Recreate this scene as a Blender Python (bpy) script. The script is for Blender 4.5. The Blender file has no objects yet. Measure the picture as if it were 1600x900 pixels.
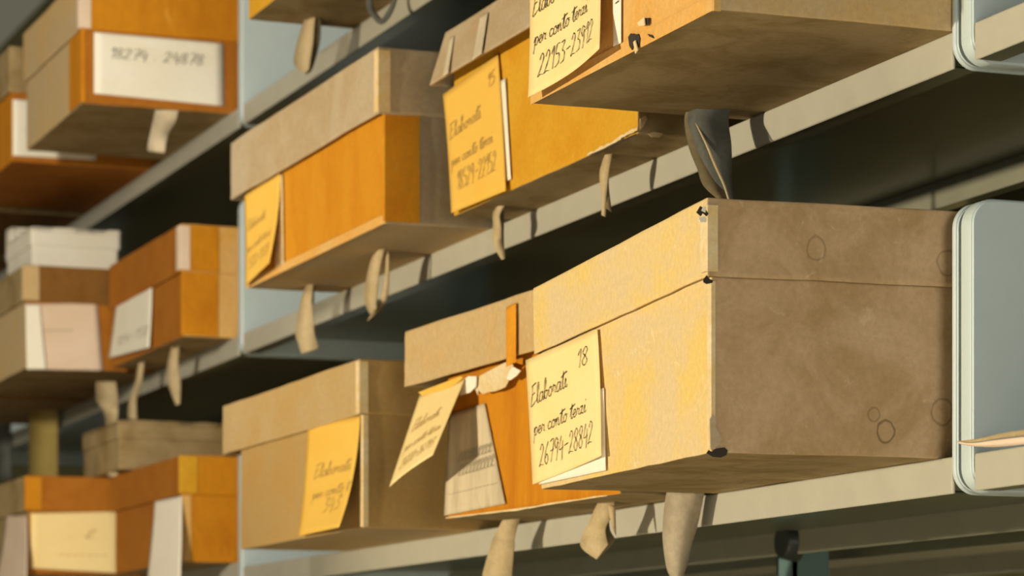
import bpy, bmesh, math, random
from mathutils import Vector, Matrix, noise
random.seed(7)
sc = bpy.context.scene
C = sc.collection

# ------------------------------------------------------------------ camera
F = 4600.0                       # focal length in pixels of the 1600 x 900 frame
HOR = 1095.0                     # eye level in that frame
EYE = 1.45                       # eye height above the floor
ang = math.atan2(1769.0, F)      # angle between the view and the shelf run
FW = Vector((-math.cos(ang), math.sin(ang), 0)); RT = Vector((math.sin(ang), math.cos(ang), 0))
cam_d = bpy.data.cameras.new('camera'); cam = bpy.data.objects.new('camera', cam_d); C.objects.link(cam)
cam.location = (0, 0, EYE)
cam.rotation_euler = (math.pi/2, 0, math.atan2(-FW.x, FW.y))
cam_d.sensor_width = 36; cam_d.lens = F*36/1600
cam_d.shift_y = (HOR-450)/1600
cam_d.clip_start = 0.05
cam_d.dof.use_dof = True; cam_d.dof.focus_distance = 1.68; cam_d.dof.aperture_fstop = 15.5
sc.camera = cam
vs = sc.view_settings
vs.view_transform = 'Standard'; vs.look = 'None'; vs.gamma = 1; vs.use_curve_mapping = False; vs.exposure = 0.0

# ------------------------------------------------------------------ light
w = bpy.data.worlds.new('room_light'); sc.world = w; w.use_nodes = True
bg = w.node_tree.nodes['Background']; bg.inputs[0].default_value = (1.0, 0.92, 0.66, 1); bg.inputs[1].default_value = 0.125

def spot(name, loc, target, power, col, half, blend, radius):
    d = bpy.data.lights.new(name, 'SPOT'); o = bpy.data.objects.new(name, d); C.objects.link(o)
    o.location = loc; d.energy = power; d.color = col; d.spot_size = math.radians(half*2); d.spot_blend = blend
    d.shadow_soft_size = radius
    o.rotation_euler = (Vector(target)-Vector(loc)).to_track_quat('-Z', 'Y').to_euler()
    return o
spot('aisle_lamp', (-1.76, -3.4, EYE+0.125), (-1.70, 0.8, EYE+0.24), 745, (1, 0.87, 0.62), 14.5, 0.75, 0.07)
spot('far_aisle_lamp', (-0.7, -1.1, EYE+0.60), (-3.18, 0.75, EYE+0.42), 275, (1, 0.91, 0.73), 11.5, 0.5, 0.12)
spot('floor_bounce_fill', (-0.55, -1.0, 2.95), (-0.75, -0.9, 0), 1150, (1, 0.93, 0.78), 30, 0.5, 0.15)  # added unseen lamp: lights the floor so its bounce brightens the undersides
ad = bpy.data.lights.new('aisle_end_window', 'AREA'); ao = bpy.data.objects.new('aisle_end_window', ad); C.objects.link(ao)
ad.shape = 'RECTANGLE'; ad.size = 0.9; ad.size_y = 0.9; ad.energy = 38; ad.color = (1.0, 0.95, 0.82)
ao.location = (1.7, 0.25, EYE+0.22); ao.rotation_euler = (Vector((-1.5, 0.7, EYE+0.2))-ao.location).to_track_quat('-Z', 'Y').to_euler()

# ------------------------------------------------------------------ geometry helpers
def ray(x, y):
    return FW + RT*((x-800)/F) + Vector((0, 0, (HOR-y)/F))
EYEP = Vector((0, 0, EYE))
def at_plane(x, y, p, n):
    r = ray(x, y); return EYEP + r*((p-EYEP).dot(n)/r.dot(n))
def at_y(x, y, Y): r = ray(x, y); return EYEP + r*(Y/r.y)
def at_x(x, y, X): r = ray(x, y); return EYEP + r*(X/r.x)
def at_z(x, y, z): r = ray(x, y); return EYEP + r*((z-EYE)/r.z)

def link(name, me, mat, parent=None):
    o = bpy.data.objects.new(name, me); C.objects.link(o)
    for m in (mat if isinstance(mat, (list, tuple)) else [mat]): me.materials.append(m)
    if parent is not None: o.parent = parent
    return o
def from_bm(name, bm, mat, parent=None, smooth=False, wn=False):
    me = bpy.data.meshes.new(name); bm.to_mesh(me); bm.free()
    if smooth:
        for p in me.polygons: p.use_smooth = True
    o = link(name, me, mat, parent)
    if wn:
        m = o.modifiers.new('normals', 'WEIGHTED_NORMAL'); m.keep_sharp = True; m.weight = 90
    return o
def tag(o, label, cat, group=None, kind=None):
    o['label'] = label; o['category'] = cat
    if group: o['group'] = group
    if kind: o['kind'] = kind
    return o
def struct(o): o['kind'] = 'structure'; return o
def add_box(bm, x0, x1, y0, y1, z0, z1):
    vs_ = [bm.verts.new((x, y, z)) for x in (x0, x1) for y in (y0, y1) for z in (z0, z1)]
    for f in ((0,1,3,2),(4,6,7,5),(0,4,5,1),(2,3,7,6),(0,2,6,4),(1,5,7,3)):
        bm.faces.new([vs_[i] for i in f])
    bmesh.ops.recalc_face_normals(bm, faces=bm.faces)
def bevel_sharp(bm, off, seg=2, minang=0.9):
    es = [e for e in bm.edges if len(e.link_faces) == 2 and e.calc_face_angle(0) > minang]
    bmesh.ops.bevel(bm, geom=es, offset=off, segments=seg, affect='EDGES', profile=0.6)
def catmull(pts, n=6):
    P = [Vector(p) for p in pts]
    if len(P) < 3: return P
    out = []
    for i in range(len(P)-1):
        a, b, c, d = P[max(i-1, 0)], P[i], P[i+1], P[min(i+2, len(P)-1)]
        for k in range(n):
            t = k/n
            out.append(0.5*((2*b)+(c-a)*t+(2*a-5*b+4*c-d)*t*t+(3*b-a-3*c+d)*t**3))
    out.append(P[-1]); return out

# ------------------------------------------------------------------ materials
def new_mat(name):
    m = bpy.data.materials.new(name); m.use_nodes = True
    return m, m.node_tree.nodes, m.node_tree.links, m.node_tree.nodes['Principled BSDF']
def nz(N, L, vec, scale, detail=4, rough=0.6, dist=0.0):
    n = N.new('ShaderNodeTexNoise'); n.inputs['Scale'].default_value = scale; n.inputs['Detail'].default_value = detail
    n.inputs['Roughness'].default_value = rough; n.inputs['Distortion'].default_value = dist
    L.new(vec, n.inputs['Vector']); return n.outputs['Fac']
def ramp(N, L, fac, a, b):
    r = N.new('ShaderNodeMapRange'); r.inputs['From Min'].default_value = a; r.inputs['From Max'].default_value = b
    r.interpolation_type = 'SMOOTHSTEP'; L.new(fac, r.inputs['Value']); return r.outputs['Result']
def mix(N, L, fac, a, b, mode='MIX'):
    n = N.new('ShaderNodeMix'); n.data_type = 'RGBA'; n.blend_type = mode
    for s, v in ((n.inputs['Factor'], fac), (n.inputs['A'], a), (n.inputs['B'], b)):
        if hasattr(v, 'is_linked'): L.new(v, s)
        elif isinstance(v, tuple): s.default_value = (*v, 1) if len(v) == 3 else v
        else: s.default_value = v
    return n.outputs['Result']
def math_n(N, L, op, a, b=None):
    n = N.new('ShaderNodeMath'); n.operation = op
    for i, v in enumerate((a, b)):
        if v is None: continue
        if hasattr(v, 'is_linked'): L.new(v, n.inputs[i])
        else: n.inputs[i].default_value = v
    return n.outputs[0]
def card(name, base, stain, blotch=14, amount=0.75, rough=0.85, grain=0.25, stretch=(1, 1, 1), rings=None, seed=0.0, scuff=None):
    """cardboard or paper: two tones in soft blotches, fibre grain, scuffs, fine relief"""
    m, N, L, B = new_mat(name)
    tc = N.new('ShaderNodeTexCoord'); mp = N.new('ShaderNodeMapping'); L.new(tc.outputs['Object'], mp.inputs['Vector'])
    mp.inputs['Location'].default_value = (seed, seed*0.7, seed*1.3); mp.inputs['Scale'].default_value = stretch
    v = mp.outputs['Vector']
    f1 = ramp(N, L, nz(N, L, v, blotch, 5, 0.65, 0.6), 0.38, 0.68)
    col = mix(N, L, math_n(N, L, 'MULTIPLY', f1, amount), base, stain)
    g = nz(N, L, v, 260, 3, 0.7); gr = ramp(N, L, g, 0.25, 0.75)
    dark = tuple(c*(1-grain) for c in base)
    col = mix(N, L, math_n(N, L, 'MULTIPLY', math_n(N, L, 'SUBTRACT', 1.0, gr), 0.55), col, mix(N, L, 1.0, col, (1-grain,)*3, 'MULTIPLY'))
    if scuff:
        s = ramp(N, L, nz(N, L, v, 60, 6, 0.75, 1.2), 0.60, 0.70)
        col = mix(N, L, math_n(N, L, 'MULTIPLY', s, 0.55), col, scuff)
    if rings:
        sep = N.new('ShaderNodeSeparateXYZ'); L.new(tc.outputs['Object'], sep.inputs[0])
        wob = nz(N, L, tc.outputs['Object'], 90, 2)
        for (ry, rz, rr, rs) in rings:
            dy = math_n(N, L, 'SUBTRACT', sep.outputs['Y'], ry); dz = math_n(N, L, 'MULTIPLY', math_n(N, L, 'SUBTRACT', sep.outputs['Z'], rz), 0.85)
            d = math_n(N, L, 'SQRT', math_n(N, L, 'ADD', math_n(N, L, 'MULTIPLY', dy, dy), math_n(N, L, 'MULTIPLY', dz, dz)))
            d = math_n(N, L, 'ADD', d, math_n(N, L, 'MULTIPLY', math_n(N, L, 'SUBTRACT', wob, 0.5), 0.004))
            e = math_n(N, L, 'ABSOLUTE', math_n(N, L, 'SUBTRACT', d, rr))
            k = N.new('ShaderNodeMapRange'); k.inputs['From Min'].default_value = 0.0009; k.inputs['From Max'].default_value = 0.0002
            L.new(e, k.inputs['Value'])
            col = mix(N, L, math_n(N, L, 'MULTIPLY', k.outputs['Result'], rs), col, (0.16, 0.10, 0.05))
    L.new(col, B.inputs['Base Color']); B.inputs['Roughness'].default_value = rough
    B.inputs['Specular IOR Level'].default_value = 0.15
    bp = N.new('ShaderNodeBump'); bp.inputs['Strength'].default_value = 0.12; bp.inputs['Distance'].default_value = 0.001
    L.new(g, bp.inputs['Height']); L.new(bp.outputs[0], B.inputs['Normal'])
    return m
def paint(name, base, rough, var=0.12, metallic=0.0, spec=0.5):
    m, N, L, B = new_mat(name)
    tc = N.new('ShaderNodeTexCoord'); v = tc.outputs['Object']
    f = nz(N, L, v, 35, 4); col = mix(N, L, f, tuple(c*(1-var) for c in base), tuple(min(1, c*(1+var)) for c in base))
    L.new(col, B.inputs['Base Color']); B.inputs['Roughness'].default_value = rough; B.inputs['Metallic'].default_value = metallic
    B.inputs['Specular IOR Level'].default_value = spec
    bp = N.new('ShaderNodeBump'); bp.inputs['Strength'].default_value = 0.08; bp.inputs['Distance'].default_value = 0.0005
    L.new(nz(N, L, v, 500, 2), bp.inputs['Height']); L.new(bp.outputs[0], B.inputs['Normal'])
    return m

M = {}
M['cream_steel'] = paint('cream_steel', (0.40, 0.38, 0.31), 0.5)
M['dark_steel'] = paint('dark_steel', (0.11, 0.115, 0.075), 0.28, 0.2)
M['shaded_steel'] = paint('shaded_steel', (0.23, 0.225, 0.165), 0.5, 0.15)  # rear lips: shade they would lie in, put into a darker paint
M['blue_steel'] = paint('blue_steel', (0.48, 0.56, 0.58), 0.42, 0.06)
M['teal_steel'] = paint('teal_steel', (0.10, 0.17, 0.17), 0.4, 0.1)
M['bolt'] = paint('bolt', (0.03, 0.035, 0.03), 0.4)
M['wall'] = paint('wall', (0.22, 0.20, 0.09), 0.9, 0.25)
M['floor'] = paint('floor', (0.60, 0.54, 0.42), 0.7, 0.2)
M['pale_card'] = card('pale_card', (0.66, 0.50, 0.28), (0.72, 0.51, 0.15), 10, 0.95, seed=1, scuff=(0.78, 0.68, 0.45))
M['shaded_pale_end'] = card('shaded_pale_end', (0.52, 0.36, 0.21), (0.38, 0.245, 0.11), 20, 0.9, seed=2, scuff=(0.58, 0.44, 0.29),  # end darker than front: shade put into the colour; stains and rings real
    rings=[(0.103, 0.0145, 0.0052, 0.8), (0.096, 0.0235, 0.0032, 0.5), (0.060, 0.112, 0.0055, 0.45), (0.138, 0.108, 0.006, 0.45), (0.137, 0.026, 0.0062, 0.5)])
M['tan_card'] = card('tan_card', (0.52, 0.38, 0.21), (0.58, 0.37, 0.13), 15, 0.7, seed=3, scuff=(0.62, 0.48, 0.30))
M['buff_card'] = card('buff_card', (0.52, 0.37, 0.19), (0.54, 0.33, 0.11), 13, 0.7, seed=4, scuff=(0.68, 0.52, 0.30))
M['ochre_card'] = card('ochre_card', (0.43, 0.28, 0.11), (0.44, 0.25, 0.07), 13, 0.7, seed=31, scuff=(0.52, 0.36, 0.17))
M['ochre_lid'] = card('ochre_lid', (0.47, 0.33, 0.16), (0.46, 0.28, 0.09), 13, 0.7, seed=32, scuff=(0.56, 0.42, 0.22))
M['umber_card'] = card('umber_card', (0.22, 0.10, 0.022), (0.16, 0.07, 0.012), 18, 0.7, seed=33)
M['dark_slip'] = card('dark_slip', (0.40, 0.29, 0.09), (0.34, 0.24, 0.06), 18, 0.7, seed=34)
M['slip_paper'] = card('slip_paper', (0.86, 0.78, 0.66), (0.80, 0.70, 0.55), 12, 0.6, grain=0.05, seed=35)
M['brown_card'] = card('brown_card', (0.36, 0.26, 0.13), (0.24, 0.16, 0.06), 22, 0.9, seed=5)
M['grey_card'] = card('grey_card', (0.47, 0.37, 0.25), (0.40, 0.28, 0.15), 13, 0.7, seed=6, scuff=(0.56, 0.46, 0.33))
M['amber_card'] = card('amber_card', (0.60, 0.26, 0.016), (0.54, 0.20, 0.008), 15, 0.8, seed=7, stretch=(1.6, 1, 0.7), scuff=(0.66, 0.36, 0.06))
M['gold_card'] = card('gold_card', (0.62, 0.33, 0.025), (0.58, 0.26, 0.012), 15, 0.8, seed=8, scuff=(0.66, 0.40, 0.08))
M['orange_card'] = card('orange_card', (0.56, 0.22, 0.010), (0.46, 0.15, 0.006), 18, 0.8, seed=9, stretch=(2.5, 1, 0.35), scuff=(0.66, 0.32, 0.04))
M['rust_card'] = card('rust_card', (0.40, 0.145, 0.016), (0.32, 0.10, 0.010), 18, 0.7, seed=10)
M['honey_card'] = card('honey_card', (0.66, 0.40, 0.14), (0.68, 0.34, 0.07), 14, 0.8, seed=11, scuff=(0.72, 0.52, 0.24))
M['tape'] = card('tape', (0.72, 0.30, 0.02), (0.60, 0.22, 0.01), 25, 0.6, rough=0.5, seed=12)
M['edge_paper'] = card('edge_paper', (0.72, 0.58, 0.36), (0.66, 0.46, 0.18), 40, 0.8, seed=13)
M['cream_paper'] = card('cream_paper', (0.84, 0.66, 0.33), (0.82, 0.60, 0.24), 10, 0.6, grain=0.05, seed=14)
M['yellow_paper'] = card('yellow_paper', (0.74, 0.46, 0.09), (0.74, 0.41, 0.06), 10, 0.6, grain=0.05, seed=15)
M['white_paper'] = card('white_paper', (0.80, 0.75, 0.64), (0.74, 0.67, 0.52), 12, 0.6, grain=0.06, seed=16)
M['grey_paper'] = card('grey_paper', (0.60, 0.50, 0.34), (0.44, 0.36, 0.24), 25, 0.9, grain=0.15, stretch=(3, 1, 0.5), seed=17)
M['pink_paper'] = card('pink_paper', (0.70, 0.55, 0.43), (0.62, 0.46, 0.32), 12, 0.6, grain=0.06, seed=18)
M['ink'] = paint('ink', (0.035, 0.022, 0.012), 0.7)
M['pale_ink'] = paint('pale_ink', (0.42, 0.26, 0.08), 0.8)
M['faint_ink'] = paint('faint_ink', (0.58, 0.40, 0.15), 0.8)
M['grey_ink'] = paint('grey_ink', (0.30, 0.26, 0.18), 0.8)
M['linen'] = card('linen', (0.50, 0.39, 0.23), (0.42, 0.31, 0.16), 40, 0.7, seed=19)
M['grey_linen'] = card('grey_linen', (0.42, 0.35, 0.25), (0.32, 0.26, 0.18), 40, 0.8, seed=20)
M['slate_linen'] = card('slate_linen', (0.115, 0.115, 0.10), (0.08, 0.08, 0.07), 50, 0.8, rough=0.6, seed=21)
M['olive_linen'] = card('olive_linen', (0.17, 0.13, 0.07), (0.11, 0.09, 0.045), 50, 0.8, seed=22)
M['pale_linen'] = card('pale_linen', (0.62, 0.52, 0.38), (0.52, 0.42, 0.28), 40, 0.7, seed=23)
M['wear'] = paint('wear', (0.03, 0.022, 0.014), 0.9)
M['film'] = card('film', (0.60, 0.50, 0.36), (0.70, 0.60, 0.44), 30, 0.9, rough=0.3, seed=24)

# ------------------------------------------------------------------ the room
bm = bmesh.new(); add_box(bm, -9, 3, -5, 1.66, -0.1, 0.0); struct(from_bm('floor', bm, M['floor']))
bm = bmesh.new(); add_box(bm, -9, 3, 1.55, 1.66, 0.0, 3.2); struct(from_bm('wall_back', bm, M['wall']))

# ------------------------------------------------------------------ steel shelving
YF, YB = 0.8006, 1.02             # front and rear line of the shelves
Z_LOW, Z_MID, Z_UP = EYE+0.1332, EYE+0.3649, EYE+0.5925
X_NEAR, X_FAR = -1.4035, -2.832   # where two bays meet
LIP = 0.0202
def rounded_plate(bm, x0, x1, y0, y1, z0, z1, r, n=8):
    prof = []
    for k in range(n+1):
        a = math.pi + k*math.pi/2/n; prof.append((y0+r+r*math.cos(a), z0+r+r*math.sin(a)))
    prof += [(y1, z0), (y1, z1)]
    for k in range(n+1):
        a = math.pi/2 + k*math.pi/2/n; prof.append((y0+r+r*math.cos(a), z1-r+r*math.sin(a)))
    A = [bm.verts.new((x0, y, z)) for y, z in prof]; Bv = [bm.verts.new((x1, y, z)) for y, z in prof]
    bm.faces.new(A); bm.faces.new(Bv[::-1])
    for i in range(len(prof)):
        j = (i+1) % len(prof); bm.faces.new((A[j], A[i], Bv[i], Bv[j]))
    bmesh.ops.recalc_face_normals(bm, faces=bm.faces)
    es = [e for e in bm.edges if abs(e.verts[0].co.x-e.verts[1].co.x) < 1e-6]
    bmesh.ops.bevel(bm, geom=es, offset=min(0.0016, (x1-x0)*0.3), segments=3, affect='EDGES')
def make_shelf(x0, x1, z, label, left=True, right=True):
    root = bpy.data.objects.new('steel_shelf', None); C.objects.link(root); root.location = (x0, YF, z)
    def part(name, mat, *b, bev=0.0012):
        bm = bmesh.new(); add_box(bm, *b)
        if bev: bevel_sharp(bm, bev, 2)
        return from_bm(name, bm, mat, root, True, True)
    Wd = x1-x0; D = YB-YF
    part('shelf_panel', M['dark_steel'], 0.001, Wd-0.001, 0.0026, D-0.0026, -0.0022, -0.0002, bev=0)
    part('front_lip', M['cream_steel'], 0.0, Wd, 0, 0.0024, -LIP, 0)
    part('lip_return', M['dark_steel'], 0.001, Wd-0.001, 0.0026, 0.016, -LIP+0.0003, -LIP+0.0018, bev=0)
    part('rear_lip', M['shaded_steel'], 0.0, Wd, D-0.0024, D, -LIP, 0)
    for on, xa, xb in ((left, -0.0135, -0.0008), (right, Wd+0.0008, Wd+0.0068)):
        if on:
            bm = bmesh.new(); rounded_plate(bm, xa, xb, -0.0012, D, -LIP-0.0008, 0.138, 0.014)
            from_bm('end_plate', bm, M['blue_steel'], root, True, True)
    return tag(root, label, 'shelf', 'steel shelves of the rack')
make_shelf(X_FAR+0.006, X_NEAR-0.0095, Z_LOW, 'lower cream steel shelf under the pale box labelled 18')
make_shelf(X_FAR+0.006, X_NEAR-0.0095, Z_MID, 'middle cream steel shelf with the grey fabric tie hanging in front of it')
make_shelf(X_FAR+0.006, X_NEAR-0.0095, Z_UP, 'top cream steel shelf running out of the upper edge of the picture')
make_shelf(X_NEAR+0.0145, -0.25, Z_LOW, 'near steel shelf at lower right with the cotton tape around its end plate')
make_shelf(X_NEAR+0.0145, -0.25, Z_MID, 'near steel shelf at the upper right corner with rounded end plate')
XB0 = -4.25
make_shelf(XB0, X_FAR-0.0105, Z_LOW+0.0055, 'far steel shelf at lower left under the box with the hanging white slip')
make_shelf(XB0, X_FAR-0.0105, Z_MID, 'far steel shelf at mid left under the white-labelled orange boxes')
make_shelf(XB0, X_FAR-0.0105, Z_UP, 'far steel shelf at upper left under the box with the wide white end label')

def column(x, y, wd, dp, label, bolts=()):
    root = bpy.data.objects.new('steel_column', None); C.objects.link(root); root.location = (x, y, 0)
    bm = bmesh.new()
    for a, b, c, d in ((-wd/2, wd/2, 0, 0.003), (-wd/2, -wd/2+0.003, 0, dp), (wd/2-0.003, wd/2, 0, dp)):
        add_box(bm, a, b, c, d, 0.0, 2.5)
    from_bm('channel', bm, M['teal_steel'], root)
    for bz, r in bolts:
        bm = bmesh.new(); bmesh.ops.create_cone(bm, cap_ends=True, segments=20, radius1=r, radius2=r*0.8, depth=0.014,
            matrix=Matrix.Translation((0.022, -0.008, bz)) @ Matrix.Rotation(math.pi/2, 4, 'X'))
        bevel_sharp(bm, 0.002); from_bm('bolt', bm, M['bolt'], root, True, True)
    return tag(root, label, 'column')
pc = at_y(1247, 850, YB+0.015)
column(pc.x, YB+0.004, 0.030, 0.03, 'dark teal steel column seen below the lower shelf beside the cotton tie', [(pc.z, 0.016)])
column(X_NEAR, YB+0.004, 0.04, 0.03, 'dark teal steel column behind the near pair of end plates')
column(X_FAR, YB+0.004, 0.04, 0.03, 'dark teal steel column behind the far pair of end plates')
# the shelves of the rack standing back to back with this one
for z, lb in ((Z_LOW, 'rear rack steel shelf seen dimly under the lower shelf at right'),
              (Z_MID, 'rear rack steel shelf behind the middle shelf')):
    root = bpy.data.objects.new('rear_shelf', None); C.objects.link(root); root.location = (-4.2, 1.09, z)
    for nm, b, mt in (('shelf_panel', (0, 3.95, 0.003, 0.25, -0.002, 0), 'cream_steel'), ('front_lip', (0, 3.95, 0, 0.0026, -0.0202, 0), 'dark_steel'),  # this front lip is darkened too, shade put into its colour
                      ('rear_lip', (0, 3.95, 0.2504, 0.253, -0.0202, 0), 'shaded_steel')):
        bm = bmesh.new(); add_box(bm, *b); from_bm(nm, bm, M[mt], root)
    tag(root, lb, 'shelf')

# ------------------------------------------------------------------ handwriting
G = {
 'a': (1.0, [[(.75,.85),(.4,1),(.1,.6),(.15,.1),(.5,.05),(.75,.7),(.78,1),(.75,.2),(.95,0),(1.1,.2)]]),
 'b': (.85, [[(0,.2),(.35,1.6),(.3,2.2),(.12,2),(.1,.3),(.35,0),(.65,.35),(.55,.85),(.4,.8),(.9,.75)]]),
 'c': (.75, [[(.65,.8),(.4,1),(.08,.6),(.2,.08),(.5,.05),(.8,.3)]]),
 'e': (.7, [[(0,.4),(.45,.6),(.5,.95),(.25,1),(.08,.5),(.3,.02),(.75,.3)]]),
 'E': (1.15, [[(.1,2.1),(1.0,2.3)],[(.3,2.1),(.25,1.1),(.1,0),(.5,.05),(1,.35)],[(.25,1.15),(.8,1.3)]]),
 'l': (.5, [[(0,.2),(.4,1.6),(.35,2.2),(.15,1.9),(.15,.3),(.35,0),(.6,.3)]]),
 'o': (.85, [[(.4,1),(.1,.7),(.15,.1),(.5,.05),(.7,.6),(.45,1),(.9,.85)]]),
 'r': (.75, [[(0,.3),(.2,1.05),(.25,.85),(.55,.85),(.5,.2),(.8,.1)]]),
 't': (.65, [[(.1,.3),(.4,1.9),(.3,.2),(.5,0),(.7,.2)],[(-.1,1.3),(1.0,1.7)]]),
 'i': (.5, [[(0,.3),(.2,1),(.2,.15),(.35,0),(.55,.25)],[(.3,1.5),(.38,1.65)]]),
 'p': (.85, [[(0,.4),(.2,1.05),(.1,-1)],[(.18,.8),(.45,1.05),(.7,.6),(.5,.05),(.2,.1)]]),
 'n': (.95, [[(0,.4),(.15,1),(.15,0),(.2,.6),(.5,1),(.6,.7),(.6,.1),(.8,0),(.95,.25)]]),
 'z': (.8, [[(.05,.9),(.55,1),(.1,.05),(.35,.2),(.65,0),(.85,.2)]]),
 ' ': (.55, []),
 '.': (.6, [[(.2,.2),(.3,.25)]]),
 '-': (.9, [[(.12,.95),(.75,1.05)]]),
 '0': (.9, [[(.4,2),(.1,1.4),(.1,.5),(.4,0),(.7,.5),(.7,1.4),(.4,2)]]),
 '1': (.62, [[(.1,1.4),(.45,2),(.4,0)]]),
 '2': (.88, [[(.1,1.5),(.35,2),(.65,1.6),(.4,.8),(.05,.05),(.3,.15),(.75,.05)]]),
 '3': (.85, [[(.1,1.9),(.65,1.95),(.3,1.2),(.65,.9),(.6,.2),(.1,.05)]]),
 '4': (.88, [[(.35,2),(.1,.8),(.75,.9)],[(.65,1.5),(.6,-.25)]]),
 '5': (.85, [[(.7,2),(.25,1.95),(.15,1.2),(.6,1.1),(.65,.3),(.1,0)]]),
 '6': (.85, [[(.6,2),(.2,1.2),(.1,.4),(.4,0),(.65,.4),(.45,.9),(.15,.6)]]),
 '7': (.85, [[(.1,1.9),(.75,1.95),(.35,0)],[(.2,1),(.75,1.1)]]),
 '8': (.88, [[(.4,1.05),(.1,1.5),(.4,2),(.65,1.6),(.4,1.05),(.08,.5),(.4,0),(.7,.45),(.4,1.05)]]),
 '9': (.85, [[(.65,1.7),(.35,2),(.1,1.5),(.35,1.05),(.65,1.6),(.6,.8),(.45,-.1)]]),
}
def write(lines, wd, ht, pen):
    """list of stroke polylines in metres on a label wd x ht; lines: (text, a0, a1, b0, b1, unit as a share of ht)"""
    out = []
    for text, a0, a1, b0, b1, un in lines:
        adv = sum(G[ch][0] for ch in text); sx = (a1-a0)*wd/max(adv, .1); x = 0.0
        for ch in text:
            wch, strokes = G[ch]
            for s in strokes:
                pts = []
                for px, py in s:
                    xx = (x+px+0.16*py)*sx; t = (x+px)/adv
                    pts.append(Vector((a0*wd+xx, (b0+(b1-b0)*t)*ht+py*un*ht)))
                out.append(catmull(pts, 5))
            x += wch
    return out
L_FULL = lambda num, lot: [(lot, .70, .86, .755, .765, .07), ('Elaborati', .04, .56, .615, .655, .072), ('per conto terzi', .06, .80, .375, .395, .060), (num, .11, .88, .115, .135, .085)]

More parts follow.
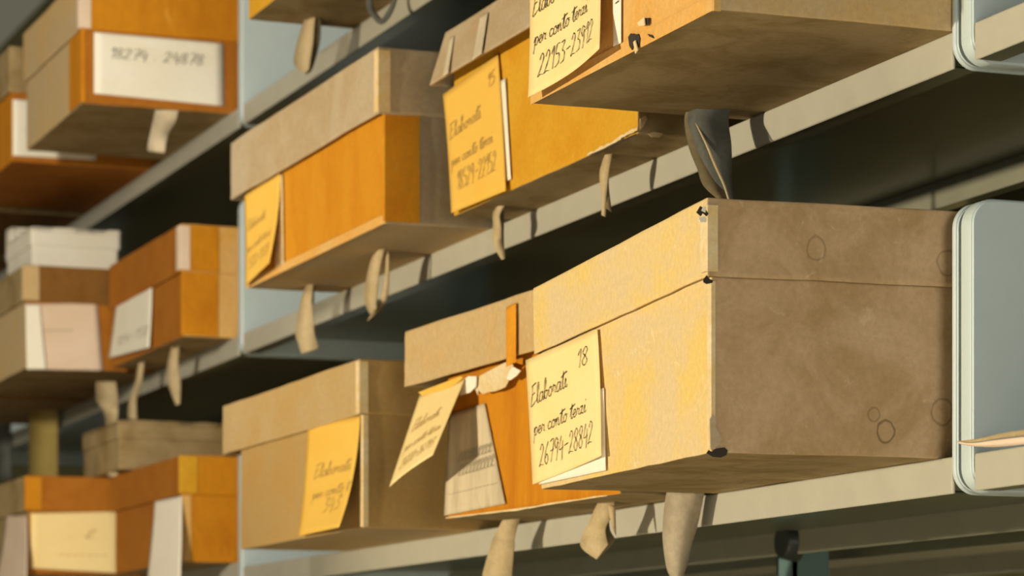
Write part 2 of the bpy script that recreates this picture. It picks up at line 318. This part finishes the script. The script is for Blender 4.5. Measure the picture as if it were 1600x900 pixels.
# ------------------------------------------------------------------ cartons
class Carton:
    def __init__(s, name, x, y, z, length, depth, rot=0):
        s.root = bpy.data.objects.new(name, None); C.objects.link(s.root)
        s.root.location = (x, y, z); s.root.rotation_euler = (0, 0, rot)
        s.mat = Matrix.Translation((x, y, z)) @ Matrix.Rotation(rot, 4, 'Z'); s.inv = s.mat.inverted()
        s.len, s.dep = length, depth
        R3 = s.mat.to_3x3(); s.nf = R3 @ Vector((0, -1, 0)); s.ne = R3 @ Vector((1, 0, 0)); s.c = Vector((x, y, z))
        s.seed = Vector((x*7, y*9, z*5))
    def loc(s, p): return s.inv @ p
    def front(s, x, y, lift=0.0012): return s.loc(at_plane(x, y, s.c+s.nf*lift, s.nf))
    def end(s, x, y, lift=0.0012): return s.loc(at_plane(x, y, s.c+s.ne*lift, s.ne))
    def shell(s, name, mats, x0, x1, y0, y1, z0, z1, amp=0.0005, bev=0.0012, open_bottom=False, flare=0.0, tilt=0.0, parent=None, cuts=14, sag=0.0):
        bm = bmesh.new(); add_box(bm, x0, x1, y0, y1, z0, z1)
        bmesh.ops.subdivide_edges(bm, edges=bm.edges[:], cuts=cuts, use_grid_fill=True)
        for v in bm.verts:
            p = v.co.copy(); n = noise.noise_vector(p*28+s.seed)*amp + noise.noise_vector(p*110+s.seed)*amp*0.4
            t = (z1-p.z)/(z1-z0)
            if flare:
                if abs(p.y-y0) < 1e-5: v.co.y -= flare*t
                if abs(p.x-x0) < 1e-5: v.co.x -= flare*t*0.8
            if sag: v.co.z -= sag*math.sin(math.pi*(p.x-x0)/(x1-x0))
            v.co += n; v.co.z += tilt*(x1-p.x)/(x1-x0)
        if open_bottom:
            bmesh.ops.delete(bm, geom=[f for f in bm.faces if f.normal.z < -0.8 and f.calc_center_median().z < z0+abs(tilt)+0.004], context='FACES')
        bevel_sharp(bm, bev, 2)
        bm.normal_update()
        if isinstance(mats, (list, tuple)):
            for f in bm.faces:
                f.material_index = 0 if f.normal.y < -0.5 else (1 if f.normal.x > 0.5 else 2 if len(mats) > 2 and f.normal.z < -0.5 else len(mats)-1)
        o = from_bm(name, bm, mats, parent or s.root, True)
        if open_bottom:
            m = o.modifiers.new('board', 'SOLIDIFY'); m.thickness = 0.0016; m.offset = -1
        m = o.modifiers.new('normals', 'WEIGHTED_NORMAL'); m.keep_sharp = True; m.weight = 90
        return o
    def body(s, h, mats, **k):
        s.h = h; return s.shell('body', mats, -s.len, 0, 0, s.dep, 0, h, **k)
    def lid(s, z0, z1, mats, front=0.003, right=0.0025, left=0.003, **k):
        s.lz = (z0, z1); s.lf = front; s.lr = right
        return s.shell('lid', mats, -s.len-left, right, -front, s.dep+0.003, z0, z1, open_bottom=True, **k)
    def wrap(s, name, mat, z0, z1, lf, le, off=0.0009, of=0.0, oe=0.0, parent=None):
        """strip of tape or paper folded round the near corner: lf along the front, le along the end"""
        bm = bmesh.new(); of += off; oe += off; nzs = 10
        cb = 0.0009; cols = [(-lf, -of), (-lf*0.5, -of), (oe-cb, -of), (oe, -of+cb), (oe, (le-of)*0.5+cb), (oe, le)]
        g = [[bm.verts.new((x+noise.noise(Vector((x*60, k, z0*90)))*0.0003, y, z0+(z1-z0)*k/nzs)) for x, y in cols] for k in range(nzs+1)]
        for k in range(nzs):
            for i in range(len(cols)-1): bm.faces.new((g[k][i], g[k][i+1], g[k+1][i+1], g[k+1][i]))
        o = from_bm(name, bm, mat, parent or s.root)
        m = o.modifiers.new('paper', 'SOLIDIFY'); m.thickness = 0.0004; m.offset = 0
        return o
    def paper(s, name, mat, corners, face='front', lines=None, ink='ink', pen=0.0006, bend=1.7, wave=0.0, thick=0.0003, rag=0.0, nx=14, ny=18, curl=0.0, parent=None):
        """sheet through four pixel corners TL, TR, BR, BL, each (x, y, lift off the face)"""
        fn = s.front if face == 'front' else s.end
        P = [fn(x, y, l+0.0012) for x, y, l in corners]
        nrm = Vector((0, -1, 0)) if face == 'front' else Vector((1, 0, 0))
        flat = [p - nrm*(l) for p, (_, _, l) in zip(P, corners)]; lifts = [c[2] for c in corners]
        def S(a, b, off=0.0):
            t = 1-b
            q = flat[0].lerp(flat[1], a)*b + flat[3].lerp(flat[2], a)*t
            ht = (lifts[0]*(1-a)+lifts[1]*a); hb = (lifts[3]*(1-a)+lifts[2]*a)
            l = ht + (hb-ht)*(t**bend) + wave*math.sin(math.pi*a)*t + curl*(t**5)
            return q + nrm*(l+off)
        bm = bmesh.new(); g = []
        for j in range(ny+1):
            row = []
            for i in range(nx+1):
                a, b = i/nx, j/ny; bb = b
                if rag and j == 0: bb = b + rag*noise.noise(Vector((i*1.7, s.seed.x, 2.2)))
                row.append(bm.verts.new(S(a, bb)))
            g.append(row)
        for j in range(ny):
            for i in range(nx):
                bm.faces.new((g[j][i], g[j][i+1], g[j+1][i+1], g[j+1][i]))
        o = from_bm(name, bm, mat, parent or s.root, True)
        m = o.modifiers.new('sheet', 'SOLIDIFY'); m.thickness = thick; m.offset = -1
        if lines:
            wd = (flat[1]-flat[0]).length; ht = ((flat[3]-flat[0]).length+(flat[2]-flat[1]).length)/2
            bm = bmesh.new()
            for st in write(lines, wd, ht, pen):
                prev = None; n = len(st)
                for k, p in enumerate(st):
                    q0 = st[max(k-1, 0)]; q1 = st[min(k+1, n-1)]; d = (q1-q0)
                    if d.length < 1e-9: continue
                    d.normalize(); pr = Vector((-d.y, d.x))
                    hw = pen*(0.55+0.45*abs(d.y))*(0.8+0.2*math.sin(k*1.3))
                    v2 = [bm.verts.new(S((p+pr*sgn*hw).x/wd, (p+pr*sgn*hw).y/ht, 0.0005)) for sgn in (1, -1)]
                    if prev: bm.faces.new((prev[0], prev[1], v2[1], v2[0]))
                    prev = v2
            bmesh.ops.recalc_face_normals(bm, faces=bm.faces)
            from_bm('handwriting', bm, M[ink], o)
        return o
    def patch(s, name, mat, pts, lift=0.0015, face='front', thick=0.0006, parent=None):
        fn = s.front if face == 'front' else s.end
        bm = bmesh.new(); f = bm.faces.new([bm.verts.new(fn(x, y, lift)) for x, y in pts])
        bmesh.ops.triangulate(bm, faces=[f])
        o = from_bm(name, bm, mat, parent or s.root)
        m = o.modifiers.new('sheet', 'SOLIDIFY'); m.thickness = thick; m.offset = 0
        return o
    def tie(s, mat, rows, Y, name='tape_tie', thick=0.0009, n=5, k=0.7):
        """hanging cloth tie: rows of pixel points from top to bottom, each point (x, y) or (x, y, dY)"""
        nc = len(rows[0]); cols = []; dm = Y/ray(rows[0][0][0], 0).y
        turn = lambda r, c: min(0.797-Y, k*(r[c][0]-sum(q[0] for q in r)/nc)*dm/F/0.93)
        for c in range(nc):
            cols.append(catmull([at_y(r[c][0], r[c][1], Y+turn(r, c)+(r[c][2] if len(r[c]) > 2 else 0.0)) for r in rows], n))
        bm = bmesh.new(); g = [[bm.verts.new(s.loc(p)) for p in col] for col in cols]
        for i in range(nc-1):
            for k in range(len(g[0])-1): bm.faces.new((g[i][k], g[i+1][k], g[i+1][k+1], g[i][k+1]))
        o = from_bm(name, bm, mat, s.root, True)
        m = o.modifiers.new('cloth', 'SOLIDIFY'); m.thickness = thick; m.offset = 0
        return o
    def tag(s, label, group=None): tag(s.root, label, 'box', group)
BACK = 0.975

# ---- middle shelf, near right: box with the 23912 card
b = Carton('archive_box', -1.4125, 0.657, Z_MID, 0.262, BACK-0.657)
b.body(0.118, [M['honey_card'], M['tan_card'], M['brown_card']]); b.lid(0.092, 0.136, [M['honey_card'], M['tan_card']])
b.tag('honey-coloured archive box at the top right, card numbered 22153-23912 and chewed hole', 'archive boxes on the middle shelf')
b.paper('paper_card', M['white_paper'], [(957, -68, .0004), (970, -75, .0004), (970, 67, .0006), (958, 73, .0006)], lines=[('n', .3, .9, .60, .62, .05), ('-', .2, .8, .42, .43, .04)])
b.paper('paper_label', M['cream_paper'], [(826, -48, .001), (932, -108, .001), (936, 76, .013), (825, 152, .009)], lines=L_FULL('22153-23912', '17'), pen=.00048, wave=-0.004, bend=1.4)
b.patch('torn_hole', M['wear'], [(982,58),(986,52),(992,54),(998,53),(1000,60),(999,72),(994,77),(991,70),(988,78),(984,72)])
b.patch('torn_hole', M['wear'], [(1008,28),(1014,28),(1014,38),(1009,39)])
b.patch('torn_flap', M['edge_paper'], [(996,36),(1007,27),(1008,40),(999,41)], 0.003)
b.patch('torn_flap', M['edge_paper'], [(990,66),(993,63),(997,78),(993,84)], 0.003)
b.patch('torn_hole', M['wear'], [(1012,53),(1019,55),(1022,60),(1015,57)])
b.wrap('bottom_strip', M['honey_card'], -0.0008, 0.0075, 0.262, 0.004, 0.0008)
b.tie(M['slate_linen'], [[(1074,163),(1090,164,-.003),(1142,167)], [(1070,190),(1087,188,-.006),(1138,189)], [(1076,227),(1102,224,-.007),(1142,222)],
    [(1090,263),(1114,256,-.007),(1143,244)], [(1100,290),(1128,288,-.006),(1143,280)], [(1130,317),(1139,315,-.003),(1146,313)]], 0.765)
b.tie(M['olive_linen'], [[(1074,166),(1082,168)], [(1070,190),(1086,192)], [(1076,227),(1103,232)], [(1090,263),(1117,268)], [(1099,290),(1129,292)], [(1128,316),(1138,317)]], 0.757)
b.tie(M['linen'], [[(1086,192),(1088,192)], [(1102,226),(1106,226)], [(1115,258),(1120,258)], [(1129,288),(1133,288)], [(1137,312),(1140,312)]], 0.7555)

# ---- middle shelf, second: golden box with flared lid
b = Carton('archive_box', -1.738, 0.755, Z_MID, 0.348, BACK-0.755)
b.body(0.12, [M['gold_card'], M['brown_card'], M['brown_card']])
ld = b.lid(0.101, 0.140, [M['grey_card'], M['grey_card']], front=0.004, left=0.008, flare=0.010)
b.tag('golden box with flared taped lid and yellow label, ragged bottom edge', 'archive boxes on the middle shelf')
b.paper('paper_card', M['white_paper'], [(760, 140, .0004), (789, 122, .0004), (798, 280, .0006), (770, 292, .0006)])
b.paper('paper_label', M['yellow_paper'], [(692, 148, .001), (778, 84, .001), (790, 298, .003), (705, 333, .005)], lines=[('15', .78, .92, .80, .81, .05), ('Elaborati', .05, .64, .60, .625, .055), ('per conto terzi', .06, .82, .37, .395, .045), ('18529-22152', .13, .86, .16, .175, .075)], ink='pale_ink')
def ragged(b, pts, amp, seed):
    r = random.Random(seed); up = []; dn = []
    for (x0, y0), (x1, y1) in zip(pts, pts[1:]):
        for k in range(8):
            t = k/8; x = x0+(x1-x0)*t; y = y0+(y1-y0)*t
            up.append((x, y-amp*(0.3+r.random()))); dn.append((x+r.uniform(-1, 1), y+amp*r.random()*0.6))
    return up+dn[::-1]
b.patch('ragged_edge', M['edge_paper'], ragged(b, [(918,243),(960,222),(985,207),(998,203)], 4.0, 3), 0.002)
b.patch('ragged_edge', M['wear'], ragged(b, [(924,244),(960,227),(998,208)], 1.4, 4), 0.0026)
b.patch('torn_corner', M['edge_paper'], [(1000,186),(1008,180),(1011,186),(1006,196),(1000,204)], 0.001, 'end')
b.patch('torn_corner', M['edge_paper'], [(1012,209),(1022,206),(1036,209),(1030,215),(1018,214)], 0.002, 'end')
for q in ([(750,26,.006),(762,19,.006),(752,84,.0152),(738,93,.0152)], [(703,60,.006),(709,56,.006),(700,114,.0152),(692,119,.0152)]):
    b.paper('plastic_tape', M['film'], q, thick=0.0002, bend=1.0)
b.tie(M['linen'], [[(946,240),(957,239)], [(938,266),(952,264,-.002)], [(938,286),(949,290,-.001)], [(941,306),(948,306)], [(940,336),(946,339)]], 0.766)
b.tie(M['olive_linen'], [[(948,262),(951,262)], [(947,290),(951,290)], [(946,310),(953,310)], [(946,325),(956,332)]], 0.768)
b.tie(M['linen'], [[(779,321),(791,318)], [(771,332),(781,335,-.003)], [(771,350),(783,354,-.003)], [(770,373),(784,374)], [(776,393),(788,391)], [(784,406),(789,404)]], 0.772)
b.tie(M['olive_linen'], [[(783,330),(788,330)], [(781,352),(787,352)], [(782,374),(787,374)], [(783,400),(788,398)]], 0.776)

# ---- middle shelf, third: amber box with grey-tan lid
b = Carton('archive_box', -2.133, 0.716, Z_MID, 0.383, BACK-0.716)
b.body(0.118, [M['amber_card'], M['grey_card'], M['tan_card']])
b.lid(0.083, 0.134, [M['grey_card'], M['grey_card']], front=0.006, left=0.032, amp=0.0008)
b.wrap('corner_paper', M['amber_card'], 0.001, 0.084, 0.001, 0.028)
b.wrap('lid_edge', M['edge_paper'], 0.084, 0.131, 0.004, 0.0035, of=0.006, oe=0.0025)
b.wrap('bottom_strip', M['honey_card'], -0.0008, 0.0065, 0.38, 0.002, 0.0008)
b.tag('amber box with grey-tan lid, curled yellow label and amber paper folded round its corner', 'archive boxes on the middle shelf')
b.paper('paper_card', M['edge_paper'], [(428, 280, .0004), (441, 272, .0004), (443, 412, .0006), (430, 420, .0006)])
b.paper('paper_label', M['yellow_paper'], [(381, 306, .001), (437, 270, .001), (420, 411, .013), (383, 447, .004)], lines=[('Elaborati', .08, .62, .58, .60, .05), ('per conto terzi', .08, .84, .34, .36, .045), ('15320-18528', .12, .86, .14, .155, .06)], ink='pale_ink', pen=.0005)
b.tie(M['linen'], [[(598,386),(606,384)], [(582,402),(597,403,-.002)], [(573,437),(591,437,-.004)], [(570,470),(588,475,-.004)], [(580,493),(590,480,-.001)]], 0.757)
b.tie(M['linen'], [[(604,387),(608,386)], [(603,420),(608,420)], [(599,450),(607,452)], [(592,471),(604,471)], [(574,502),(594,487)]], 0.762)
b.tie(M['linen'], [[(487,432),(491,429)], [(479,447),(489,450,-.001)], [(471,467),(487,472,-.002)], [(464,505),(490,503,-.003)], [(462,522),(491,520,-.002)], [(472,553),(498,544)]], 0.762)
b.tie(M['olive_linen'], [[(489,436),(493,436)], [(487,455),(491,455)], [(486,475),(490,475)]], 0.767)

# ---- lower shelf, near right: the large pale box
b = Carton('archive_box', -1.437, 0.667, Z_LOW, 0.289, BACK-0.667, rot=math.radians(-3.2))
b.body(0.118, [M['pale_card'], M['shaded_pale_end'], M['brown_card']])
b.lid(0.0945, 0.1365, [M['pale_card'], M['shaded_pale_end']], front=0.0038, right=0.0042, left=0.004, tilt=-0.009)
b.wrap('corner_tape', M['edge_paper'], 0.002, 0.092, 0.003, 0.0022)
b.wrap('lid_edge', M['edge_paper'], 0.0965, 0.132, 0.003, 0.002, of=0.0038, oe=0.0042)
b.tag('large pale cardboard box with ring-stained end in a shade-darkened tone, label 18 reading Elaborati', 'archive boxes on the lower shelf')
b.paper('paper_card', M['white_paper'], [(836, 650, .0004), (943, 606, .0004), (946, 735, .0006), (842, 757, .0006)])
b.paper('paper_label', M['cream_paper'], [(821, 563, .001), (933, 514, .001), (939, 712, .0045), (832, 757, .002)], lines=L_FULL('26794-28842', '18'), pen=.00048, wave=-0.0015)
b.patch('crushed_corner', M['wear'], [(1104,708),(1107,703),(1112,706),(1118,701),(1124,700),(1132,699),(1137,704),(1135,711),(1126,715),(1114,714)], 0.001, 'end')
b.patch('crushed_corner', M['wear'], [(1099,437),(1104,430),(1108,436),(1114,438),(1113,442),(1104,444),(1099,441)], 0.0056, 'end')
b.patch('crushed_corner', M['wear'], [(1088,332),(1094,322),(1101,326),(1107,334),(1104,338),(1098,333),(1095,338)], 0.0056, 'end')
b.patch('crushed_corner', M['white_paper'], [(1091,340),(1100,338),(1104,341),(1103,347),(1094,347)], 0.006, 'end')
b.patch('crushed_corner', M['white_paper'], [(1096,329),(1099,322),(1103,324),(1102,332)], 0.0062, 'end')
b.patch('scuffed_board', M['grey_card'], [(1109,655),(1113,648),(1120,653),(1118,668),(1128,684),(1122,697),(1110,702)], 0.0014, 'end')
b.tie(M['grey_linen'], [[(1042,768),(1070,769,-.001),(1101,769)], [(1038,797),(1066,798,-.003),(1095,797)], [(1036,827),(1060,828,-.004),(1088,827)], [(1037,853),(1058,854,-.003),(1080,853)],
    [(1043,890),(1057,889,-.003),(1072,887)], [(1053,908),(1058,910),(1063,908)]], 0.782)

# ---- lower shelf, second: orange box with the torn, hanging label
b = Carton('archive_box', -1.744, 0.745, Z_LOW, 0.292, BACK-0.745, rot=math.radians(2.5))
b.body(0.125, [M['orange_card'], M['brown_card'], M['brown_card']])
b.lid(0.104, 0.146, [M['buff_card'], M['buff_card']], front=0.010, left=0.062, right=-0.006, tilt=-0.001, amp=0.0009)
b.tag('orange box with buff lid, torn label hanging out from under the lid', 'archive boxes on the lower shelf')
b.paper('lid_tape', M['tape'], [(791, 480, .0112), (806, 473, .0112), (806, 566, .0112), (791, 573, .0112)], thick=0.0003)
b.paper('paper_card', M['grey_paper'], [(701, 648, .0004), (757, 630, .0004), (789, 787, .0006), (694, 806, .0006)], lines=[('-------------', .05, .95, .19, .20, .01), ('llllllllll', .25, .95, .36, .38, .05), ('llllllllll', .25, .95, .5, .52, .04)], ink='grey_ink', pen=.0004)
b.paper('hanging_label', M['cream_paper'], [(656, 617, .009), (726, 592, .009), (676, 711, .036), (608, 761, .040)], lines=[('Elaborati', .12, .72, .56, .60, .06), ('per conto terzi', .12, .90, .34, .38, .05), ('24200-26793', .16, .9, .13, .16, .06)], ink='faint_ink', bend=1.0, wave=.002)
b.patch('paper_fold', M['yellow_paper'], [(654,613),(720,588),(724,590),(702,608),(660,618)], 0.0115)
b.patch('torn_scrap', M['edge_paper'], [(738,604),(745,590),(790,566),(803,570),(800,580),(797,592),(793,590),(790,605),(787,598),(780,604),(776,611),(762,613),(755,616),(748,610),(747,618),(744,610)], 0.007)
b.patch('torn_scrap', M['white_paper'], [(720,596),(732,588),(745,588),(744,604),(735,613),(719,618)], 0.009)
b.patch('torn_scrap', M['white_paper'], [(792,592),(796,580),(802,573),(814,579),(808,587),(798,594)], 0.0085)
b.patch('ragged_edge', M['edge_paper'], ragged(b, [(697,810),(780,800),(812,797),(870,786),(960,773)], 1.6, 9), 0.002)
b.tie(M['linen'], [[(936,782),(960,782)], [(922,812),(959,802,-.003)], [(907,851),(946,826,-.005)], [(932,874),(950,851,-.002)]], 0.768)
b.tie(M['olive_linen'], [[(944,808),(951,806)], [(936,835),(953,828)], [(928,862),(960,842)], [(934,874),(956,852)]], 0.772)
b.tie(M['linen'], [[(950,790),(961,790)], [(954,812),(962,815)], [(957,825),(963,838)]], 0.770)
b.tie(M['linen'], [[(785,813),(813,809)], [(772,839),(804,839,-.002)], [(767,853),(803,856,-.003)], [(755,894),(800,897,-.002)], [(752,918),(797,918)]], 0.774)

# ---- lower shelf, third: tan box with the curled yellow label
b = Carton('archive_box', -2.158, 0.707, Z_LOW, 0.345, BACK-0.707)
b.body(0.115, [M['ochre_card'], M['ochre_card'], M['tan_card']])
b.lid(0.087, 0.130, [M['ochre_lid'], M['ochre_card']], front=0.004, left=0.046, amp=0.0008)
b.wrap('corner_tape', M['edge_paper'], 0.001, 0.087, 0.004, 0.004)
b.wrap('lid_edge', M['edge_paper'], 0.088, 0.128, 0.003, 0.003, of=0.004, oe=0.0025)
b.tag('tan box with bright yellow label peeling away at its near corner', 'archive boxes on the lower shelf')
b.paper('paper_label', M['yellow_paper'], [(481, 663, .001), (562, 650, .001), (533, 824, .016), (469, 838, .003)], lines=[('Elaborati', .20, .92, .50, .53, .055), ('per conto t', .22, .97, .31, .34, .045), ('343', .48, .85, .17, .18, .065)], ink='pale_ink', curl=0.002)

# ---- top shelf, box cut by the upper edge
p = at_z(388, 31, Z_UP)
b = Carton('archive_box', -2.14, p.y, Z_UP, -2.14-p.x, BACK-p.y)
b.body(0.118, [M['gold_card'], M['tan_card'], M['brown_card']]); b.lid(0.09, 0.134, [M['tan_card'], M['tan_card']])
b.tag('brown-bottomed box cut off by the top edge of the picture, between two cloth ties', 'archive boxes on the top shelf')
b.tie(M['linen'], [[(486,-8),(498,-8)], [(476,30),(492,30,-.002)], [(465,65),(489,66,-.004)], [(460,99),(484,100,-.004)], [(476,115),(483,108)]], 0.755)
b.tie(M['olive_linen'], [[(494,-8),(501,-8)], [(490,32),(501,32)], [(485,65),(500,63)], [(479,98),(492,96)], [(477,117),(486,112)]], 0.760)
b.tie(M['slate_linen'], [[(572,-8),(582,-8)], [(574,15),(584,12)], [(584,30),(591,23)], [(594,38),(597,29)], [(606,31),(603,21)], [(616,13),(610,8)], [(622,-8),(616,-8)]], 0.765)

# ---- far bay, top shelf
b = Carton('archive_box', -2.877, 0.650, Z_UP, 0.27, BACK-0.65)
b.body(0.112, [M['tan_card'], M['rust_card'], M['brown_card']]); b.lid(0.073, 0.126, [M['tan_card'], M['orange_card']])
b.wrap('corner_paper', M['orange_card'], 0.001, 0.073, 0.055, 0.003); b.wrap('lid_edge', M['pink_paper'], 0.074, 0.124, 0.006, 0.008, of=0.003, oe=0.0025)
b.tag('tan and orange box at upper left with a wide white number label on its end', 'archive boxes in the far bay')
b.paper('end_label', M['white_paper'], [(147, 50, .0004), (349, 68, .0004), (350, 166, .0006), (147, 146, .0006)], face='end', lines=[('18274 . 24878', .11, .84, .60, .62, .085)], ink='ink', pen=.0006)
b.tie(M['pale_linen'], [[(243,172),(278,173)], [(240,186),(274,190)], [(232,222),(262,212)], [(231,236),(257,239)]], 0.70)
p = at_z(18, 252, Z_UP)
b = Carton('archive_box', p.x, p.y, Z_UP, 0.30, BACK-p.y)
b.body(0.112, [M['orange_card'], M['rust_card'], M['rust_card']]); b.lid(0.076, 0.126, [M['brown_card'], M['brown_card']])
b.paper('end_label', M['white_paper'], [(20, 155, .0004), (150, 165, .0004), (150, 250, .0006), (20, 243, .0006)], face='end')
b.tag('far orange box at the left edge, half hidden behind the white-labelled one', 'archive boxes in the far bay')

for X, lb in ((p.x-0.335, 'dim brown box on the far top shelf, hidden but for its underside'), (p.x-0.72, 'last dim brown box on the far top shelf')):
    b = Carton('archive_box', X, 0.66, Z_UP, 0.35, BACK-0.66)
    b.body(0.112, [M['brown_card'], M['brown_card'], M['umber_card']]); b.lid(0.076, 0.126, [M['brown_card'], M['brown_card']]); b.tag(lb, 'archive boxes in the far bay')  # umber bottoms: shade under the boxes put into the board colour

# ---- far bay, middle shelf
b = Carton('archive_box', -2.867, 0.750, Z_MID, 0.305, BACK-0.75)
b.body(0.10, [M['rust_card'], M['honey_card'], M['brown_card']]); b.lid(0.064, 0.112, [M['rust_card'], M['honey_card']])
b.wrap('corner_paper', M['orange_card'], 0.001, 0.064, 0.006, 0.036); b.wrap('lid_corner_paper', M['orange_card'], 0.065, 0.111, 0.012, 0.036, of=0.003, oe=0.0025)
b.wrap('lid_edge', M['pink_paper'], 0.066, 0.110, 0.010, 0.006, off=0.0014, of=0.003, oe=0.0025)
b.tag('rust-orange box with taped corner and slanted white front label, left of the end plate', 'archive boxes in the far bay')
b.paper('paper_label', M['white_paper'], [(180, 479, .001), (237, 447, .001), (233, 543, .004), (169, 560, .003)], lines=[('124-158', .15, .95, .2, .22, .08)], ink='grey_ink')
b.tie(M['linen'], [[(271,530),(282,528)], [(262,570),(278,570)], [(262,597),(282,597)], [(275,633),(281,631)]], 0.765)
b.tie(M['linen'], [[(217,562),(226,563)], [(212,595),(221,597)], [(204,620),(214,620)], [(200,637),(213,637)], [(200,655),(214,655)]], 0.765)
b = Carton('archive_box', -3.203, 0.661, Z_MID, 0.30, BACK-0.661)
b.body(0.10, [M['tan_card'], M['rust_card'], M['brown_card']]); b.lid(0.073, 0.113, [M['brown_card'], M['umber_card']])
b.wrap('lid_edge', M['tan_card'], 0.074, 0.112, 0.006, 0.014, of=0.003, oe=0.0025)
b.tag('brown-lidded box at mid left with a pinkish paper sheet over its end', 'archive boxes in the far bay')
b.paper('end_label', M['pink_paper'], [(41, 475, .0004), (152, 473, .0006), (161, 579, .0015), (42, 577, .0006)], face='end', lines=[('------', .22, .62, .55, .56, .04)], ink='grey_ink', pen=.0012)
b.paper('paper_slip', M['white_paper'], [(40, 476, .002), (62, 476, .003), (72, 577, .004), (42, 577, .002)], face='end')
b.tie(M['linen'], [[(150,596),(181,596)], [(151,625),(184,625,-.003)], [(162,643),(184,645,-.003)], [(167,675),(182,675)], [(168,726),(185,725)], [(169,745),(184,745)]], 0.745)
b.tie(M['dark_slip'], [[(46,614),(90,614)], [(46,660),(90,660,-.002)], [(46,705),(90,705)], [(46,750),(90,750)]], 0.78, name='paper_slip', thick=.0004)
b.tie(M['slate_linen'], [[(-6,612),(17,612)], [(-6,680),(17,680)], [(-6,750),(17,750)]], 0.79)

# small pale box lying on the brown lid
def small_box(name, X, Y, Z, ln, dp, h, mats, label, rot=0.0):
    b = Carton(name, X, Y, Z, ln, dp, rot); b.body(h*0.94, mats, bev=0.002, amp=0.0006); b.lid(h*0.62, h, mats, front=0.0015, right=0.0015, left=0.0015, bev=0.003); b.tag(label); return b
p0 = at_x(50, 420, -3.30); p1 = at_x(184, 420, -3.30); pt = at_x(110, 357, -3.30)
small_box('small_box', -3.30, p0.y, Z_MID+0.1142, 0.14, p1.y-p0.y, pt.z-(Z_MID+0.1142), [M['white_paper'], M['white_paper']], 'small cream-white box lying on the brown-lidded box at mid left')
p0 = at_x(18, 380, -3.47); p1 = at_x(46, 380, -3.47); pt = at_x(30, 356, -3.47)
small_box('small_box', -3.47, p0.y, Z_MID+0.1142, 0.025, p1.y-p0.y, pt.z-(Z_MID+0.1142), [M['white_paper'], M['white_paper']], 'tiny white carton standing at the far left edge beyond the cream-white box')

# ---- far bay, lower shelf
ZB = Z_LOW+0.0055
b = Carton('archive_box', -2.867, 0.750, ZB, 0.29, BACK-0.75)
b.body(0.098, [M['rust_card'], M['orange_card'], M['brown_card']]); b.lid(0.0675, 0.107, [M['rust_card'], M['orange_card']], amp=0.0008)
b.wrap('lid_edge', M['gold_card'], 0.069, 0.106, 0.003, 0.014, of=0.003, oe=0.0025); b.wrap('corner_tape', M['honey_card'], 0.001, 0.067, 0.005, 0.008)
b.tag('orange box at lower left with a long white slip hanging down its front', 'archive boxes in the far bay')
b.paper('hanging_slip', M['slip_paper'], [(241, 784, .001), (283, 775, .001), (281, 912, .010), (228, 916, .008)], bend=1.3)
b = Carton('archive_box', -3.205, 0.664, ZB, 0.30, BACK-0.664)
b.body(0.098, [M['brown_card'], M['rust_card'], M['brown_card']]); b.lid(0.0695, 0.1085, [M['brown_card'], M['rust_card']])
b.wrap('lid_edge', M['amber_card'], 0.071, 0.107, 0.004, 0.014, of=0.003, oe=0.0025)
b.tag('brown box at the bottom left corner with a cream sheet over its end', 'archive boxes in the far bay')
b.paper('end_label', M['cream_paper'], [(48, 802, .0006), (203, 799, .002), (206, 897, .004), (48, 888, .001)], face='end', lines=[('. l . i', .35, .95, .55, .56, .07), ('-------', .25, .75, .22, .23, .05)], ink='pale_ink')
b.paper('hanging_slip', M['pink_paper'], [(10, 806, .001), (41, 806, .001), (41, 905, .006), (-6, 905, .006)])
p0 = at_x(186, 690, -3.10); p1 = at_x(352, 690, -3.10); pt = at_x(268, 659, -3.10)
small_box('small_box', -3.10, p0.y, ZB+0.1097, 0.17, p1.y-p0.y, pt.z-(ZB+0.1097), [M['brown_card'], M['brown_card']], 'flat brown box lying in shadow on the lids at lower left')
for z, lb in ((Z_MID, 'dim brown box beyond the one with the pinkish end sheet, at the left edge'), (ZB, 'dim brown box beyond the bottom left corner box')):
    b = Carton('archive_box', -3.54, 0.68, z, 0.32, BACK-0.68)
    b.body(0.10, [M['brown_card'], M['umber_card'], M['brown_card']]); b.lid(0.072, 0.112, [M['brown_card'], M['umber_card']]); b.tag(lb, 'archive boxes in the far bay')

# ------------------------------------------------------------------ cotton tape round the near end plate
root = bpy.data.objects.new('cotton_tape', None); C.objects.link(root); root.location = (X_NEAR, YF, Z_LOW+0.015)
def tape_strip(name, rows, mat):
    cols = [catmull([at_y(x, y, Y)-root.location for x, y, Y in c], 6) for c in rows]
    bm = bmesh.new(); g = [[bm.verts.new(p) for p in c] for c in cols]
    for i in range(len(g)-1):
        for k in range(len(g[0])-1): bm.faces.new((g[i][k], g[i+1][k], g[i+1][k+1], g[i][k+1]))
    o = from_bm(name, bm, M[mat], root, True); m = o.modifiers.new('cloth', 'SOLIDIFY'); m.thickness = 0.0006; m.offset = 0
tape_strip('upper_strand', [[(1497,689,.794),(1530,685,.796),(1570,676,.797),(1620,669,.797)], [(1497,692,.794),(1530,690,.796),(1570,684,.797),(1620,679,.797)]], 'linen')
tape_strip('lower_strand', [[(1497,690,.792),(1520,692,.792),(1560,687,.792),(1620,680,.793)], [(1498,693,.793),(1522,697,.793),(1560,698,.794),(1620,692,.794)]], 'pink_paper')
tag(root, 'pinkish cotton tape tied round the grey end plate at right', 'tape')
